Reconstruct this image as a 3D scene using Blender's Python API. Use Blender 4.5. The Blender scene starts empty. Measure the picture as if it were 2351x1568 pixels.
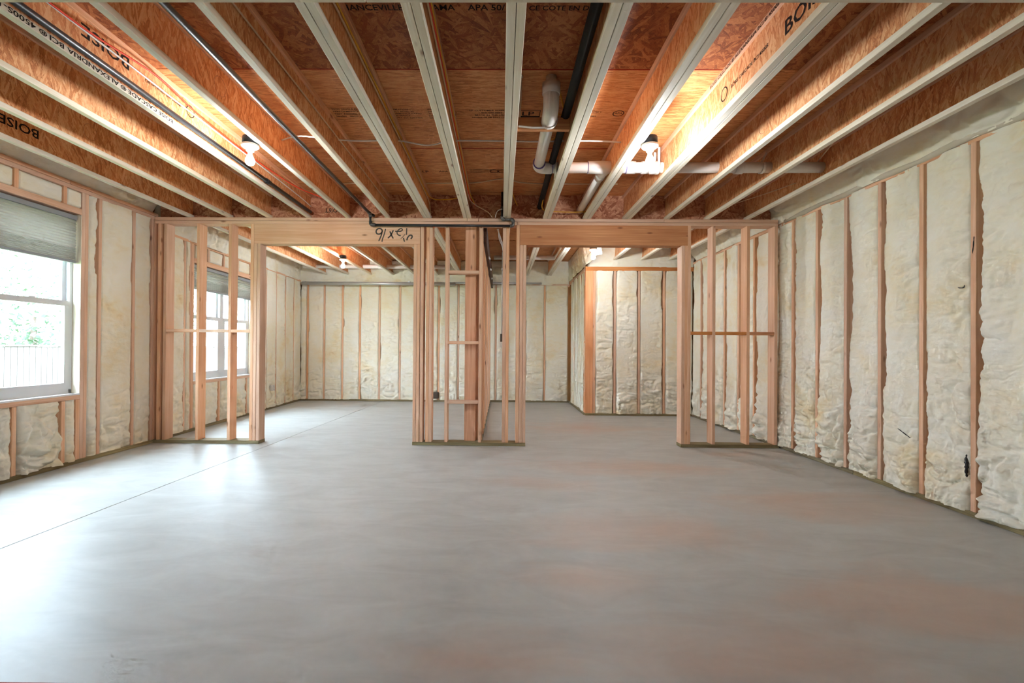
import bpy, bmesh, math, random
import numpy as np
from mathutils import Matrix, Vector

random.seed(7)
scene = bpy.context.scene
C = scene.collection

# ------------------------------------------------------------------ camera
F_PX, YAW, PITCH, ROLL, CAM_Z, CX, CY = 1042.447, -0.0083, 0.005647, 0.006831, 1.196, 1142.088, 792.255
IW, IH = 2351.0, 1568.0
fw = Vector((math.sin(YAW)*math.cos(PITCH), math.cos(YAW)*math.cos(PITCH), math.sin(PITCH)))
rt = Vector((math.cos(YAW), -math.sin(YAW), 0))
up = rt.cross(fw)
r2 = math.cos(ROLL)*rt + math.sin(ROLL)*up
u2 = -math.sin(ROLL)*rt + math.cos(ROLL)*up
cam_data = bpy.data.cameras.new('camera')
cam_data.sensor_width = 36.0
cam_data.lens = F_PX/IW*36.0
cam_data.shift_x = (IW/2-CX)/IW
cam_data.shift_y = (CY-IH/2)/IW
cam_data.clip_start = 0.05
cam = bpy.data.objects.new('camera', cam_data)
C.objects.link(cam)
cam.matrix_world = Matrix(((r2.x, u2.x, -fw.x, 0), (r2.y, u2.y, -fw.y, 0), (r2.z, u2.z, -fw.z, CAM_Z), (0, 0, 0, 1)))
scene.camera = cam

# ------------------------------------------------------------------ world, exposure
world = bpy.data.worlds.new('sky'); scene.world = world
world.use_nodes = True
bg = world.node_tree.nodes['Background']
bg.inputs[0].default_value = (0.68, 0.86, 1.0, 1)
bg.inputs[1].default_value = 26.0
scene.view_settings.view_transform = 'Standard'
scene.view_settings.look = 'None'
scene.view_settings.gamma = 1.0
scene.view_settings.use_curve_mapping = False
scene.view_settings.exposure = 0.55
scene.cycles.use_adaptive_sampling = True
scene.cycles.adaptive_threshold = 0.17
scene.cycles.adaptive_min_samples = 12
scene.cycles.max_bounces = 6
scene.cycles.diffuse_bounces = 4
scene.cycles.glossy_bounces = 2
scene.cycles.sample_clamp_indirect = 6.0
BULB = 720.0
BULB_COL = (0.92, 0.97, 1.0)

# ------------------------------------------------------------------ dimensions
D = 5.532            # room-side face of the stud partition
HT = 2.773           # underside of joists
DECK = 3.077         # underside of the subfloor
XR = 3.40; XLN = -4.27; YB = 10.0; YJ = 8.12; XJ = 1.50
S = 0.4877; J0 = -1.8907
YREAR = -3.0

# ------------------------------------------------------------------ materials
def srgb(r, g, b):
    f = lambda c: (c/255/12.92 if c/255 <= 0.04045 else ((c/255+0.055)/1.055)**2.4)
    return (f(r), f(g), f(b), 1.0)

class NT:
    def __init__(s, name, rough=0.7, spec=0.3, metal=0.0):
        s.m = bpy.data.materials.new(name); s.m.use_nodes = True
        s.t = s.m.node_tree; s.n = s.t.nodes; s.l = s.t.links
        s.b = s.n['Principled BSDF']
        s.b.inputs['Roughness'].default_value = rough
        s.b.inputs['Specular IOR Level'].default_value = spec
        s.b.inputs['Metallic'].default_value = metal
    def add(s, typ, **kw):
        n = s.n.new(typ)
        for k, v in kw.items(): setattr(n, k, v)
        return n
    def put(s, sock, v):
        if isinstance(v, bpy.types.NodeSocket): s.l.new(v, sock)
        else: sock.default_value = v
    def math(s, op, a, b=None, c=None, clamp=False):
        n = s.add('ShaderNodeMath', operation=op); n.use_clamp = clamp
        s.put(n.inputs[0], a)
        if b is not None: s.put(n.inputs[1], b)
        if c is not None: s.put(n.inputs[2], c)
        return n.outputs[0]
    def vmath(s, op, a, b=None):
        n = s.add('ShaderNodeVectorMath', operation=op)
        s.put(n.inputs[0], a)
        if b is not None: s.put(n.inputs[1], b)
        return n.outputs[0]
    def coord(s, rnd=True, seed=37.0):
        o = s.add('ShaderNodeTexCoord').outputs['Object']
        if not rnd: return o, None
        r = s.add('ShaderNodeObjectInfo').outputs['Random']
        k = s.add('ShaderNodeCombineXYZ')
        for i, f in enumerate((seed, seed*1.7, seed*2.3)): s.put(k.inputs[i], s.math('MULTIPLY', r, f))
        return s.vmath('ADD', o, k.outputs[0]), r
    def scale(s, v, xyz): return s.vmath('MULTIPLY', v, xyz)
    def noise(s, v, sc, detail=4.0, rough=0.55, dist=0.0):
        n = s.add('ShaderNodeTexNoise'); s.put(n.inputs['Vector'], v)
        n.inputs['Scale'].default_value = sc; n.inputs['Detail'].default_value = detail
        n.inputs['Roughness'].default_value = rough; n.inputs['Distortion'].default_value = dist
        return n.outputs[0]
    def ramp(s, fac, stops):
        n = s.add('ShaderNodeValToRGB'); s.put(n.inputs[0], fac)
        e = n.color_ramp.elements
        e[0].position, e[0].color = stops[0]; e[1].position, e[1].color = stops[-1]
        for p, c in stops[1:-1]:
            q = e.new(p); q.color = c
        return n.outputs[0]
    def mix(s, fac, a, b, mode='MIX'):
        n = s.add('ShaderNodeMix', data_type='RGBA', blend_type=mode)
        s.put(n.inputs[0], fac); s.put(n.inputs[6], a); s.put(n.inputs[7], b)
        return n.outputs[2]
    def bump(s, h, strength=0.3, dist=0.01):
        n = s.add('ShaderNodeBump'); n.inputs['Strength'].default_value = strength
        n.inputs['Distance'].default_value = dist; s.put(n.inputs['Height'], h)
        s.l.new(n.outputs[0], s.b.inputs['Normal'])
    def color(s, c): s.put(s.b.inputs['Base Color'], c)

def plain(name, col, rough=0.5, spec=0.3, metal=0.0, var=0.0):
    m = NT(name, rough, spec, metal)
    if var:
        v, r = m.coord()
        n = m.noise(v, 14.0, 4)
        dk = tuple(c*(1-var) for c in col[:3])+(1,)
        m.color(m.mix(n, dk, col))
    else: m.color(col)
    return m.m

def wood(name, axis, c1, c2, knots=True, rough=0.65, grain=1.0):
    m = NT(name, rough, 0.25)
    v, r = m.coord()
    sc = [26.0]*3; sc[axis] = 1.1
    g = m.noise(m.scale(v, tuple(sc)), 1.0, 3, 0.6, 0.5)
    sc2 = [90.0]*3; sc2[axis] = 2.5
    g2 = m.noise(m.scale(v, tuple(sc2)), 1.0, 1, 0.6)
    lo = m.noise(v, 1.3, 1)
    f = m.math('ADD', m.math('MULTIPLY', g, 0.65), m.math('MULTIPLY', g2, 0.35))
    col = m.ramp(f, [(0.32, c1), (0.52, tuple((a+b)/2 for a, b in zip(c1, c2))), (0.66, c2)])
    dk = tuple(c*0.86 for c in c1[:3])+(1,)
    col = m.mix(m.math('MULTIPLY', m.math('SUBTRACT', lo, 0.42, clamp=True), 1.6, clamp=True), col, dk)
    if knots:
        vo = m.add('ShaderNodeTexVoronoi')
        ks = [7.0]*3; ks[axis] = 2.6
        m.put(vo.inputs['Vector'], m.scale(v, tuple(ks))); vo.inputs['Scale'].default_value = 1.0
        k = m.math('SUBTRACT', 0.115, vo.outputs['Distance'], clamp=True)
        k = m.math('MULTIPLY', k, 14.0, clamp=True)
        col = m.mix(m.math('MULTIPLY', k, 0.75), col, srgb(120, 66, 38))
    hs = m.add('ShaderNodeHueSaturation'); m.put(hs.inputs['Color'], col)
    m.put(hs.inputs['Value'], m.math('MULTIPLY_ADD', r, 0.16, 0.92))
    m.put(hs.inputs['Saturation'], m.math('MULTIPLY_ADD', r, 0.25, 0.88))
    m.color(hs.outputs[0]); m.bump(g, 0.12*grain, 0.004)
    return m.m

def osb(name, ua, va, angles, lng, wid, dark, mid, lite, redness=0.0):
    """oriented strand board; ua / va = object axes used as the board's plane"""
    m = NT(name, 0.62, 0.28)
    v, r = m.coord(True, 11.0)
    sp = m.add('ShaderNodeSeparateXYZ'); m.put(sp.inputs[0], v)
    uv = m.add('ShaderNodeCombineXYZ'); m.put(uv.inputs[0], sp.outputs[ua]); m.put(uv.inputs[1], sp.outputs[va])
    base = uv.outputs[0]
    tone = pri = grain = None
    for i, a in enumerate(angles):
        ro = m.add('ShaderNodeVectorRotate', rotation_type='Z_AXIS')
        m.put(ro.inputs['Vector'], base); ro.inputs['Angle'].default_value = math.radians(a)
        q = m.vmath('ADD', m.scale(ro.outputs[0], (1/lng, 1/wid, 1)), (i*13.7, i*5.1, 0))
        vo = m.add('ShaderNodeTexVoronoi'); vo.voronoi_dimensions = '2D'
        m.put(vo.inputs['Vector'], q); vo.inputs['Scale'].default_value = 1.0
        s3 = m.add('ShaderNodeSeparateColor'); m.put(s3.inputs[0], vo.outputs['Color'])
        gr = m.noise(m.scale(ro.outputs[0], (5/lng, 7/wid, 1)), 1.0, 1, 0.6)
        if tone is None: tone, pri, grain = s3.outputs[0], s3.outputs[1], gr
        else:
            sel = m.math('GREATER_THAN', s3.outputs[1], pri)
            mx = lambda A, B: m.math('MULTIPLY_ADD', sel, m.math('SUBTRACT', B, A), A)
            tone, grain, pri = mx(tone, s3.outputs[0]), mx(grain, gr), m.math('MAXIMUM', pri, s3.outputs[1])
    lo = m.noise(base, 2.2, 2)
    f = m.math('ADD', m.math('MULTIPLY', tone, 0.30), m.math('ADD', m.math('MULTIPLY', grain, 0.50), m.math('MULTIPLY', lo, 0.32)))
    col = m.ramp(f, [(0.28, dark), (0.50, mid), (0.74, lite)])
    hs = m.add('ShaderNodeHueSaturation'); m.put(hs.inputs['Color'], col)
    m.put(hs.inputs['Value'], m.math('MULTIPLY_ADD', r, 0.14, 0.92))
    m.color(hs.outputs[0]); m.bump(m.noise(base, 60.0, 2), 0.25, 0.003)
    return m.m

PINE1, PINE2 = srgb(214, 164, 130), srgb(236, 200, 172)
PALE1, PALE2 = srgb(222, 208, 184), srgb(242, 235, 222)
MAT = {}
for i, ax in enumerate('xyz'):
    MAT['stud_'+ax] = wood('pine_lumber_'+ax, i, PINE1, PINE2)
    MAT['pale_'+ax] = wood('pale_lumber_'+ax, i, PALE1, PALE2)
    MAT['treated_'+ax] = wood('treated_lumber_'+ax, i, srgb(112, 98, 72), srgb(160, 150, 116), False)
MAT['orange_x'] = wood('orange_fir_x', 0, srgb(184, 112, 62), srgb(222, 160, 106))
MAT['orange_z'] = wood('orange_fir_z', 2, srgb(212, 146, 104), srgb(236, 182, 144))
MAT['dark_y'] = wood('dark_brown_board', 1, srgb(58, 34, 22), srgb(96, 60, 40), False)
OD, OM, OL = srgb(156, 86, 46), srgb(216, 144, 92), srgb(240, 194, 146)
MAT['osb_web'] = osb('osb_web', 1, 2, (80, 106, 52), 0.10, 0.013, OD, OM, OL)
MAT['osb_block'] = osb('osb_blocking', 0, 2, (10, 65, -45), 0.09, 0.02, srgb(112, 56, 34), srgb(176, 112, 80), srgb(222, 170, 136))
MAT['osb_deck'] = osb('osb_deck_fine', 0, 1, (0, 9, -8), 0.09, 0.010, srgb(136, 76, 42), srgb(206, 136, 82), srgb(228, 170, 116))
MAT['osb_deck_coarse'] = osb('osb_deck_coarse', 0, 1, (10, 60, -42, 110), 0.11, 0.022, srgb(92, 40, 18), srgb(148, 82, 44), srgb(188, 122, 74))

def foam_mat():
    m = NT('spray_foam', 0.75, 0.22)
    v = m.add('ShaderNodeNewGeometry').outputs['Position']
    n1 = m.noise(v, 1.5, 2, 0.6, 0.6); n2 = m.noise(m.scale(v, (1, 1, 1.7)), 7.0, 3, 0.6, 0.8); n3 = m.noise(m.scale(v, (1, 1, 1.6)), 22.0, 2, 0.65)
    f = m.math('ADD', m.math('MULTIPLY', n1, 0.7), m.math('MULTIPLY', n2, 0.3))
    col = m.ramp(f, [(0.40, srgb(235, 232, 219)), (0.55, srgb(234, 227, 206)), (0.66, srgb(230, 215, 180)), (0.79, srgb(210, 170, 108))])
    m.color(col); m.bump(n3, 0.30, 0.012)
    return m.m
MAT['foam'] = foam_mat()

def concrete():
    m = NT('concrete_slab', 0.4, 0.4)
    v, _ = m.coord(False)
    n2 = m.noise(m.scale(v, (1.0, 2.4, 1)), 2.0, 3, 0.65, 0.8)
    n3 = m.noise(v, 26.0, 1, 0.6)
    st = m.noise(m.scale(v, (0.7, 1.5, 1)), 1.0, 3, 0.6, 1.2)
    g = m.ramp(n2, [(0.28, srgb(172, 174, 172)), (0.52, srgb(184, 186, 184)), (0.76, srgb(194, 197, 195))])
    # clay stains: ragged-edged patches trodden into the slab
    edge = m.math('MULTIPLY_ADD', st, 2.6, -1.3)
    tot = None
    for (px, py, rx, ry) in ((1.0, 3.0, 0.75, 0.35), (1.05, 1.75, 0.8, 0.4), (0.45, 2.35, 0.4, 0.25), (-0.1, 1.75, 0.5, 0.25), (2.2, 2.2, 0.9, 0.35), (2.4, 3.6, 0.9, 0.4), (1.4, 4.6, 1.1, 0.35), (0.2, 4.0, 0.6, 0.25), (2.6, 5.2, 0.7, 0.25), (1.3, 6.8, 1.0, 0.5)):
        q = m.scale(m.vmath('SUBTRACT', v, (px, py, 0)), (1/rx, 1/ry, 0))
        ln = m.add('ShaderNodeVectorMath', operation='LENGTH'); m.put(ln.inputs[0], q)
        t = m.math('SUBTRACT', 1.15, ln.outputs['Value'])
        tot = t if tot is None else m.math('MAXIMUM', tot, t)
    k = m.math('MULTIPLY', m.math('ADD', tot, edge, clamp=True), 0.42)
    col = m.mix(k, g, srgb(198, 156, 130))
    m.color(m.mix(m.math('MULTIPLY', n3, 0.12), col, srgb(140, 134, 126)))
    m.put(m.b.inputs['Roughness'], m.math('MULTIPLY_ADD', n2, 0.14, 0.40))
    m.bump(n3, 0.05, 0.004)
    return m.m
MAT['concrete'] = concrete()
MAT['joint'] = plain('joint_base', srgb(96, 92, 88), 0.9)  # darker base under the slabs, visible through the saw-cut gap
MAT['pvc'] = plain('white_pvc', srgb(236, 230, 226), 0.32, 0.45)
MAT['primer'] = plain('purple_primer', srgb(108, 92, 156), 0.5)
MAT['vinyl'] = plain('white_vinyl', srgb(226, 230, 234), 0.4, 0.4)
MAT['iron'] = plain('black_iron_pipe', srgb(46, 48, 50), 0.38, 0.5, 0.35, 0.3)
MAT['fitting'] = plain('malleable_fitting', srgb(112, 110, 106), 0.4, 0.5, 0.7, 0.3)
MAT['galv'] = plain('galvanized_steel', srgb(206, 208, 210), 0.4, 0.5, 0.55, 0.15)
MAT['rubber'] = plain('black_pipe_insulation', srgb(36, 34, 33), 0.8, 0.2)
MAT['nm_white'] = plain('white_cable', srgb(232, 230, 228), 0.4)
MAT['nm_cream'] = plain('cream_cable', srgb(214, 190, 158), 0.45)
MAT['nm_yellow'] = plain('yellow_cable', srgb(222, 166, 46), 0.45)
MAT['nm_red'] = plain('red_cable', srgb(226, 74, 44), 0.45)
MAT['ink'] = plain('black_ink', srgb(44, 34, 30), 0.8, 0.1)
MAT['paint'] = plain('grey_spray_paint', srgb(78, 72, 66), 0.7, 0.2)
MAT['redpaint'] = plain('red_edge_sealer', srgb(150, 44, 24), 0.7, 0.2)
MAT['boxblack'] = plain('dark_junction_box', srgb(44, 48, 54), 0.5)
MAT['porcelain'] = plain('white_porcelain', srgb(238, 238, 236), 0.25, 0.5)
def shade_mat():
    m = NT('grey_shade_fabric', 0.85, 0.1); m.color(srgb(204, 200, 192))
    tl = m.add('ShaderNodeBsdfTranslucent'); tl.inputs[0].default_value = srgb(176, 174, 170)
    mx = m.add('ShaderNodeMixShader'); mx.inputs[0].default_value = 0.45
    m.l.new(m.b.outputs[0], mx.inputs[1]); m.l.new(tl.outputs[0], mx.inputs[2])
    m.l.new(mx.outputs[0], m.n['Material Output'].inputs['Surface'])
    return m.m
MAT['shade'] = shade_mat()
MAT['shade_rail'] = plain('grey_shade_rail', srgb(150, 154, 158), 0.5)
MAT['fence'] = plain('fence_board', srgb(92, 86, 84), 0.8, 0.1, 0, 0.4)
MAT['leaf'] = plain('leaf_green', srgb(98, 118, 98), 0.7, 0.2, 0, 0.4)
MAT['bark'] = plain('bark', srgb(104, 92, 84), 0.9, 0.1)
MAT['grass'] = plain('lawn', srgb(126, 140, 92), 0.9, 0.1, 0, 0.3)
MAT['sheath'] = plain('wall_sheathing', srgb(178, 140, 98), 0.85, 0.1, 0, 0.2)
MAT['orangetape'] = plain('orange_tape', srgb(240, 120, 60), 0.6)
MAT['darkgrey'] = plain('dark_grey_vent', srgb(92, 82, 74), 0.8, 0.1, 0, 0.4)
MAT['blacktar'] = plain('black_sealant', srgb(22, 20, 22), 0.35, 0.5)
MAT['label'] = plain('paper_label', srgb(232, 232, 230), 0.6)
MAT['bead'] = plain('grey_foam_bead', srgb(206, 196, 176), 0.7, 0.2, 0, 0.2)

def glass_mat():
    m = NT('window_glass', 0.02, 0.5)
    tr = m.add('ShaderNodeBsdfTransparent'); gl = m.add('ShaderNodeBsdfGlossy')
    gl.inputs['Roughness'].default_value = 0.02
    fr = m.add('ShaderNodeFresnel'); fr.inputs[0].default_value = 1.45
    mx = m.add('ShaderNodeMixShader')
    bf = m.add('ShaderNodeNewGeometry').outputs['Backfacing']
    m.l.new(m.math('MULTIPLY', fr.outputs[0], m.math('SUBTRACT', 1.0, bf)), mx.inputs[0]); m.l.new(tr.outputs[0], mx.inputs[1]); m.l.new(gl.outputs[0], mx.inputs[2])
    m.l.new(mx.outputs[0], m.n['Material Output'].inputs['Surface'])
    return m.m
MAT['glass'] = glass_mat()

def bulb_mat(name, power):
    m = NT(name, 0.3)
    m.b.inputs['Emission Color'].default_value = BULB_COL+(1,)
    m.b.inputs['Emission Strength'].default_value = power
    return m.m
MAT['bulb'] = bulb_mat('lit_bulb', BULB)

# ------------------------------------------------------------------ object helpers
def link(o, parent=None):
    C.objects.link(o)
    if parent is not None: o.parent = parent
    return o

def obj(name, me, mat=None, parent=None, loc=(0, 0, 0), rot=None):
    if mat is not None and len(me.materials) == 0: me.materials.append(MAT[mat] if isinstance(mat, str) else mat)
    o = bpy.data.objects.new(name, me); o.location = loc
    if rot is not None: o.rotation_euler = rot
    return link(o, parent)

def tag(o, label, cat, group=None):
    o['label'] = label; o['category'] = cat
    if group: o['group'] = group
    return o

def struct(o): o['kind'] = 'structure'; return o

def empty(name, loc=(0, 0, 0), rotz=0.0):
    o = bpy.data.objects.new(name, None); o.location = loc; o.rotation_euler = (0, 0, rotz)
    o.empty_display_size = 0.1
    return link(o)

_cache = {}
def bevel_box(dx, dy, dz, mat, bev=0.0025):
    key = (round(dx, 4), round(dy, 4), round(dz, 4), mat, bev)
    if key in _cache: return _cache[key]
    bm = bmesh.new(); bmesh.ops.create_cube(bm, size=1.0)
    for v in bm.verts: v.co.x *= dx; v.co.y *= dy; v.co.z *= dz
    if bev: bmesh.ops.bevel(bm, geom=bm.edges[:], offset=min(bev, 0.3*min(dx, dy, dz)), segments=1, affect='EDGES')
    me = bpy.data.meshes.new('board'); bm.to_mesh(me); bm.free()
    me.materials.append(MAT[mat]); _cache[key] = me
    return me

def board(name, parent, x0, x1, y0, y1, z0, z1, mat, bev=0.0025):
    """box given in the parent's own frame"""
    x0, x1 = sorted((x0, x1)); y0, y1 = sorted((y0, y1)); z0, z1 = sorted((z0, z1))
    me = bevel_box(x1-x0, y1-y0, z1-z0, mat, bev)
    return obj(name, me, None, parent, ((x0+x1)/2, (y0+y1)/2, (z0+z1)/2))

def mesh_from(name, verts, faces, smooth=False):
    me = bpy.data.meshes.new(name); me.from_pydata([tuple(v) for v in verts], [], faces); me.update()
    if smooth: me.polygons.foreach_set('use_smooth', [True]*len(me.polygons))
    return me

def boxes_mesh(name, boxes):
    V, Fc = [], []
    for (x0, x1, y0, y1, z0, z1) in boxes:
        b = len(V)
        V += [(x0, y0, z0), (x1, y0, z0), (x1, y1, z0), (x0, y1, z0), (x0, y0, z1), (x1, y0, z1), (x1, y1, z1), (x0, y1, z1)]
        Fc += [tuple(b+i for i in f) for f in ((0, 3, 2, 1), (4, 5, 6, 7), (0, 1, 5, 4), (1, 2, 6, 5), (2, 3, 7, 6), (3, 0, 4, 7))]
    return mesh_from(name, V, Fc)

def catmull(pts, n=6):
    P = [Vector(p) for p in pts]
    if len(P) < 3: return P
    out = []
    for i in range(len(P)-1):
        a = P[max(i-1, 0)]; b = P[i]; c = P[i+1]; d = P[min(i+2, len(P)-1)]
        for k in range(n):
            t = k/n
            out.append(0.5*((2*b)+(c-a)*t+(2*a-5*b+4*c-d)*t*t+(3*b-a-3*c+d)*t**3))
    out.append(P[-1]); return out

def tube(name, pts, r, n=8, cap=True, radii=None):
    P = [Vector(p) for p in pts]; V, Fc = [], []
    ref = None
    for i, p in enumerate(P):
        t = (P[min(i+1, len(P)-1)]-P[max(i-1, 0)]).normalized()
        if ref is None:
            ref = t.cross(Vector((0, 0, 1)))
            if ref.length < 0.1: ref = t.cross(Vector((1, 0, 0)))
        a = (ref-t*ref.dot(t)).normalized(); b = t.cross(a); ref = a
        rr = radii[i] if radii else r
        for k in range(n):
            an = 2*math.pi*k/n
            V.append(p+a*math.cos(an)*rr+b*math.sin(an)*rr)
    for i in range(len(P)-1):
        for k in range(n):
            Fc.append((i*n+k, i*n+(k+1) % n, (i+1)*n+(k+1) % n, (i+1)*n+k))
    nb = len(V)
    if cap:
        Fc.append(tuple(range(n-1, -1, -1))); Fc.append(tuple(nb-n+k for k in range(n)))
    me = mesh_from(name, V, Fc)
    me.polygons.foreach_set('use_smooth', [len(p.vertices) == 4 for p in me.polygons])
    return me

def lathe(name, prof, n=20):
    V, Fc = [], []
    for (r, z) in prof:
        for k in range(n):
            a = 2*math.pi*k/n; V.append((r*math.cos(a), r*math.sin(a), z))
    for i in range(len(prof)-1):
        for k in range(n):
            Fc.append((i*n+k, i*n+(k+1) % n, (i+1)*n+(k+1) % n, (i+1)*n+k))
    me = mesh_from(name, V, Fc, True)
    return me

def bend(pts, r, n=6):
    """round the corners of a polyline with radius r"""
    P = [Vector(p) for p in pts]; out = [P[0]]
    for i in range(1, len(P)-1):
        a = (P[i-1]-P[i]).normalized(); b = (P[i+1]-P[i]).normalized()
        s0 = P[i]+a*r; s1 = P[i]+b*r
        for k in range(n+1):
            t = k/n; out.append(s0*(1-t)**2+P[i]*2*t*(1-t)+s1*t*t)
    out.append(P[-1]); return out

def lettering(name, text, size, origin, right, upv, mat='ink', parent=None, align='LEFT', off=0.0008, sx=1.0):
    cu = bpy.data.curves.new('tmp', 'FONT'); cu.body = text; cu.size = size; cu.align_x = align
    cu.resolution_u = 2; cu.offset = size*0.014
    o = bpy.data.objects.new('tmp', cu); C.objects.link(o)
    dg = bpy.context.evaluated_depsgraph_get()
    me = bpy.data.meshes.new_from_object(o.evaluated_get(dg))
    bpy.data.objects.remove(o); bpy.data.curves.remove(cu)
    me.materials.clear()
    r = Vector(right); u = Vector(upv); n = r.cross(u)
    base = Vector(origin)-(parent.location if parent is not None else Vector((0, 0, 0)))
    me.transform(Matrix(((r.x*sx, u.x, n.x, 0), (r.y*sx, u.y, n.y, 0), (r.z*sx, u.z, n.z, 0), (0, 0, 0, 1))))
    return obj(name, me, mat, parent, base+n*off)

def words(text, size, origin, right, upv, parent, sx):
    p = Vector(origin); r = Vector(right)
    for w in text.split(' '):
        o = lettering('lettering', w, size, p, right, upv, 'ink', parent, sx=sx)
        ext = max(Vector(c).dot(r) for c in o.bound_box)
        p = p+r*(ext+size*0.28*sx)

def strokes(name, lines, width, origin, right, upv, mat, parent=None, off=0.0012):
    r = Vector(right); u = Vector(upv); n = r.cross(u); V, Fc = [], []
    for ln in lines:
        w = width
        if isinstance(ln, dict): w = ln['w']; ln = ln['p']
        P = catmull([(a, b, 0) for a, b in ln], 5)
        for i, p in enumerate(P):
            t = (P[min(i+1, len(P)-1)]-P[max(i-1, 0)]).normalized(); s = Vector((-t.y, t.x, 0))
            tw = w*(0.55 if i in (0, len(P)-1) else 1.0)
            for sg in (-1, 1):
                q = p+s*sg*tw/2; V.append(r*q.x+u*q.y+n*off)
            if i:
                b = len(V)-4; Fc.append((b, b+2, b+3, b+1))
    base = Vector(origin)-(parent.location if parent is not None else Vector((0, 0, 0)))
    return obj(name, mesh_from(name, V, Fc), mat, parent, base)

# ---- numpy noise for the foam
def _h(ix, iy, seed):
    n = (ix.astype(np.int64)*374761393+iy.astype(np.int64)*668265263+seed*1274126177) & 0xffffffff
    n = ((n ^ (n >> 13))*1274126177) & 0xffffffff
    n = n ^ (n >> 16)
    return (n & 0xffff)/32767.5-1.0
def vn(x, y, seed=0):
    ix = np.floor(x); iy = np.floor(y); fx = x-ix; fy = y-iy
    fx = fx*fx*fx*(fx*(fx*6-15)+10); fy = fy*fy*fy*(fy*(fy*6-15)+10)
    a = _h(ix, iy, seed); b = _h(ix+1, iy, seed); c = _h(ix, iy+1, seed); d = _h(ix+1, iy+1, seed)
    return (a*(1-fx)+b*fx)*(1-fy)+(c*(1-fx)+d*fx)*fy
def sm(a, b, x):
    t = np.clip((x-a)/(b-a), 0, 1); return t*t*(3-2*t)

_fs = [100]
def foam(name, parent, A, U, V, N, w, h, step=0.018, base=-0.012, lump=0.022, gap0=0.4, gap1=0.4, low=True, tilt=None, endt=0.0, endb=0.0, smoothness=1.0):
    """spray foam skin: origin A, unit axes U (width w) and V (height h), outward normal N, in the parent's frame"""
    _fs[0] += 1; sd = _fs[0]
    nu = max(8, int(w/step)); nv = max(8, int(h/step))
    u = np.linspace(0, w, nu+1); v = np.linspace(0, h, nv+1)
    uu, vv = np.meshgrid(u, v)
    wx = uu+0.05*vn(uu*6, vv*6, sd); wy = vv+0.04*vn(uu*5+9, vv*5, sd+1)
    b1 = np.abs(vn(wx*4.5, wy*9.0, sd+2)); b2 = np.abs(vn(wx*11, wy*19, sd+3)); b3 = np.abs(vn(wx*26, wy*38, sd+4))
    patch = sm(-0.25, 0.6, vn(uu*2.2, vv*1.3, sd+5))
    m = 0.10+0.42*patch
    if low: m = m+1.25*sm(0.95, 0.10, vv)*(0.55+0.45*sm(-0.4, 0.4, vn(uu*3, vv*2, sd+12)))
    hgt = lump*smoothness*(1.9*np.sqrt(b1+0.01)*m+1.0*b2*m+0.36*b3*(0.35+m))-0.02*m
    hgt += 0.012*vn(uu*1.7, vv*1.1, sd+6)
    e0, e1 = uu, w-uu
    g0 = 0.004+0.036*np.clip(vn(vv*1.9, vv*0, sd+7)*0.75+vn(vv*6.5, vv*0, sd+8)*0.35+gap0-0.30, 0, 1)
    g1 = 0.004+0.036*np.clip(vn(vv*1.9, vv*0, sd+9)*0.75+vn(vv*6.5, vv*0, sd+10)*0.35+gap1-0.30, 0, 1)
    k0 = sm(0, 1, e0/g0*0.8-0.15); k1 = sm(0, 1, e1/g1*0.8-0.15)
    rise = sm(0, 0.05, e0)*sm(0, 0.05, e1)
    d = base+hgt*(0.3+0.7*rise)-(1-k0*k1)*0.075
    if endt: d -= (1-sm(0, endt, h-vv))*0.04
    if endb: d -= (1-sm(0, endb, vv))*0.04
    # overhang wobble along the edges
    du = 0.006*vn(vv*14, uu*3, sd+11)*rise
    A = np.array(A, float); U = np.array(U, float); V = np.array(V, float); N = np.array(N, float)
    P = A+(uu+du)[..., None]*U+vv[..., None]*V+d[..., None]*N
    n_v = (nu+1)*(nv+1)
    idx = np.arange(n_v).reshape(nv+1, nu+1)
    q = np.stack([idx[:-1, :-1], idx[:-1, 1:], idx[1:, 1:], idx[1:, :-1]], -1).reshape(-1, 4)
    if np.dot(np.cross(U, V), N) < 0: q = q[:, ::-1]
    me = bpy.data.meshes.new(name)
    me.vertices.add(n_v); me.vertices.foreach_set('co', P.reshape(-1).astype(np.float32))
    me.loops.add(q.size); me.loops.foreach_set('vertex_index', q.reshape(-1).astype(np.int32))
    me.polygons.add(len(q)); me.polygons.foreach_set('loop_start', np.arange(0, q.size, 4, dtype=np.int32))
    me.polygons.foreach_set('use_smooth', np.ones(len(q), bool))
    me.update(calc_edges=True); me.validate()
    return obj(name, me, 'foam', parent)

# ------------------------------------------------------------------ floor
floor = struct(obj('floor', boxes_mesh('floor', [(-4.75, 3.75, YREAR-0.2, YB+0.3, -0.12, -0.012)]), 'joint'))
def slab_piece(pts):
    V = [(x, y, 0) for x, y in pts]+[(x, y, -0.011) for x, y in pts]
    return mesh_from('slab', V, [(0, 1, 2, 3), (7, 6, 5, 4), (0, 4, 5, 1), (1, 5, 6, 2), (2, 6, 7, 3), (3, 7, 4, 0)])
board('chalk_line', floor, -2.2, 1.2, 1.595, 1.599, -0.002, 0.0006, 'redpaint', 0)
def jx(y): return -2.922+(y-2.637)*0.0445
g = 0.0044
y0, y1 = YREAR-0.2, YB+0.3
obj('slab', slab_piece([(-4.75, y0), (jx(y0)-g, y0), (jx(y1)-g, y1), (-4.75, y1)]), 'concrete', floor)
obj('slab', slab_piece([(jx(y0)+g, y0), (3.75, y0), (3.75, y1), (jx(y1)+g, y1)]), 'concrete', floor)

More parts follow.
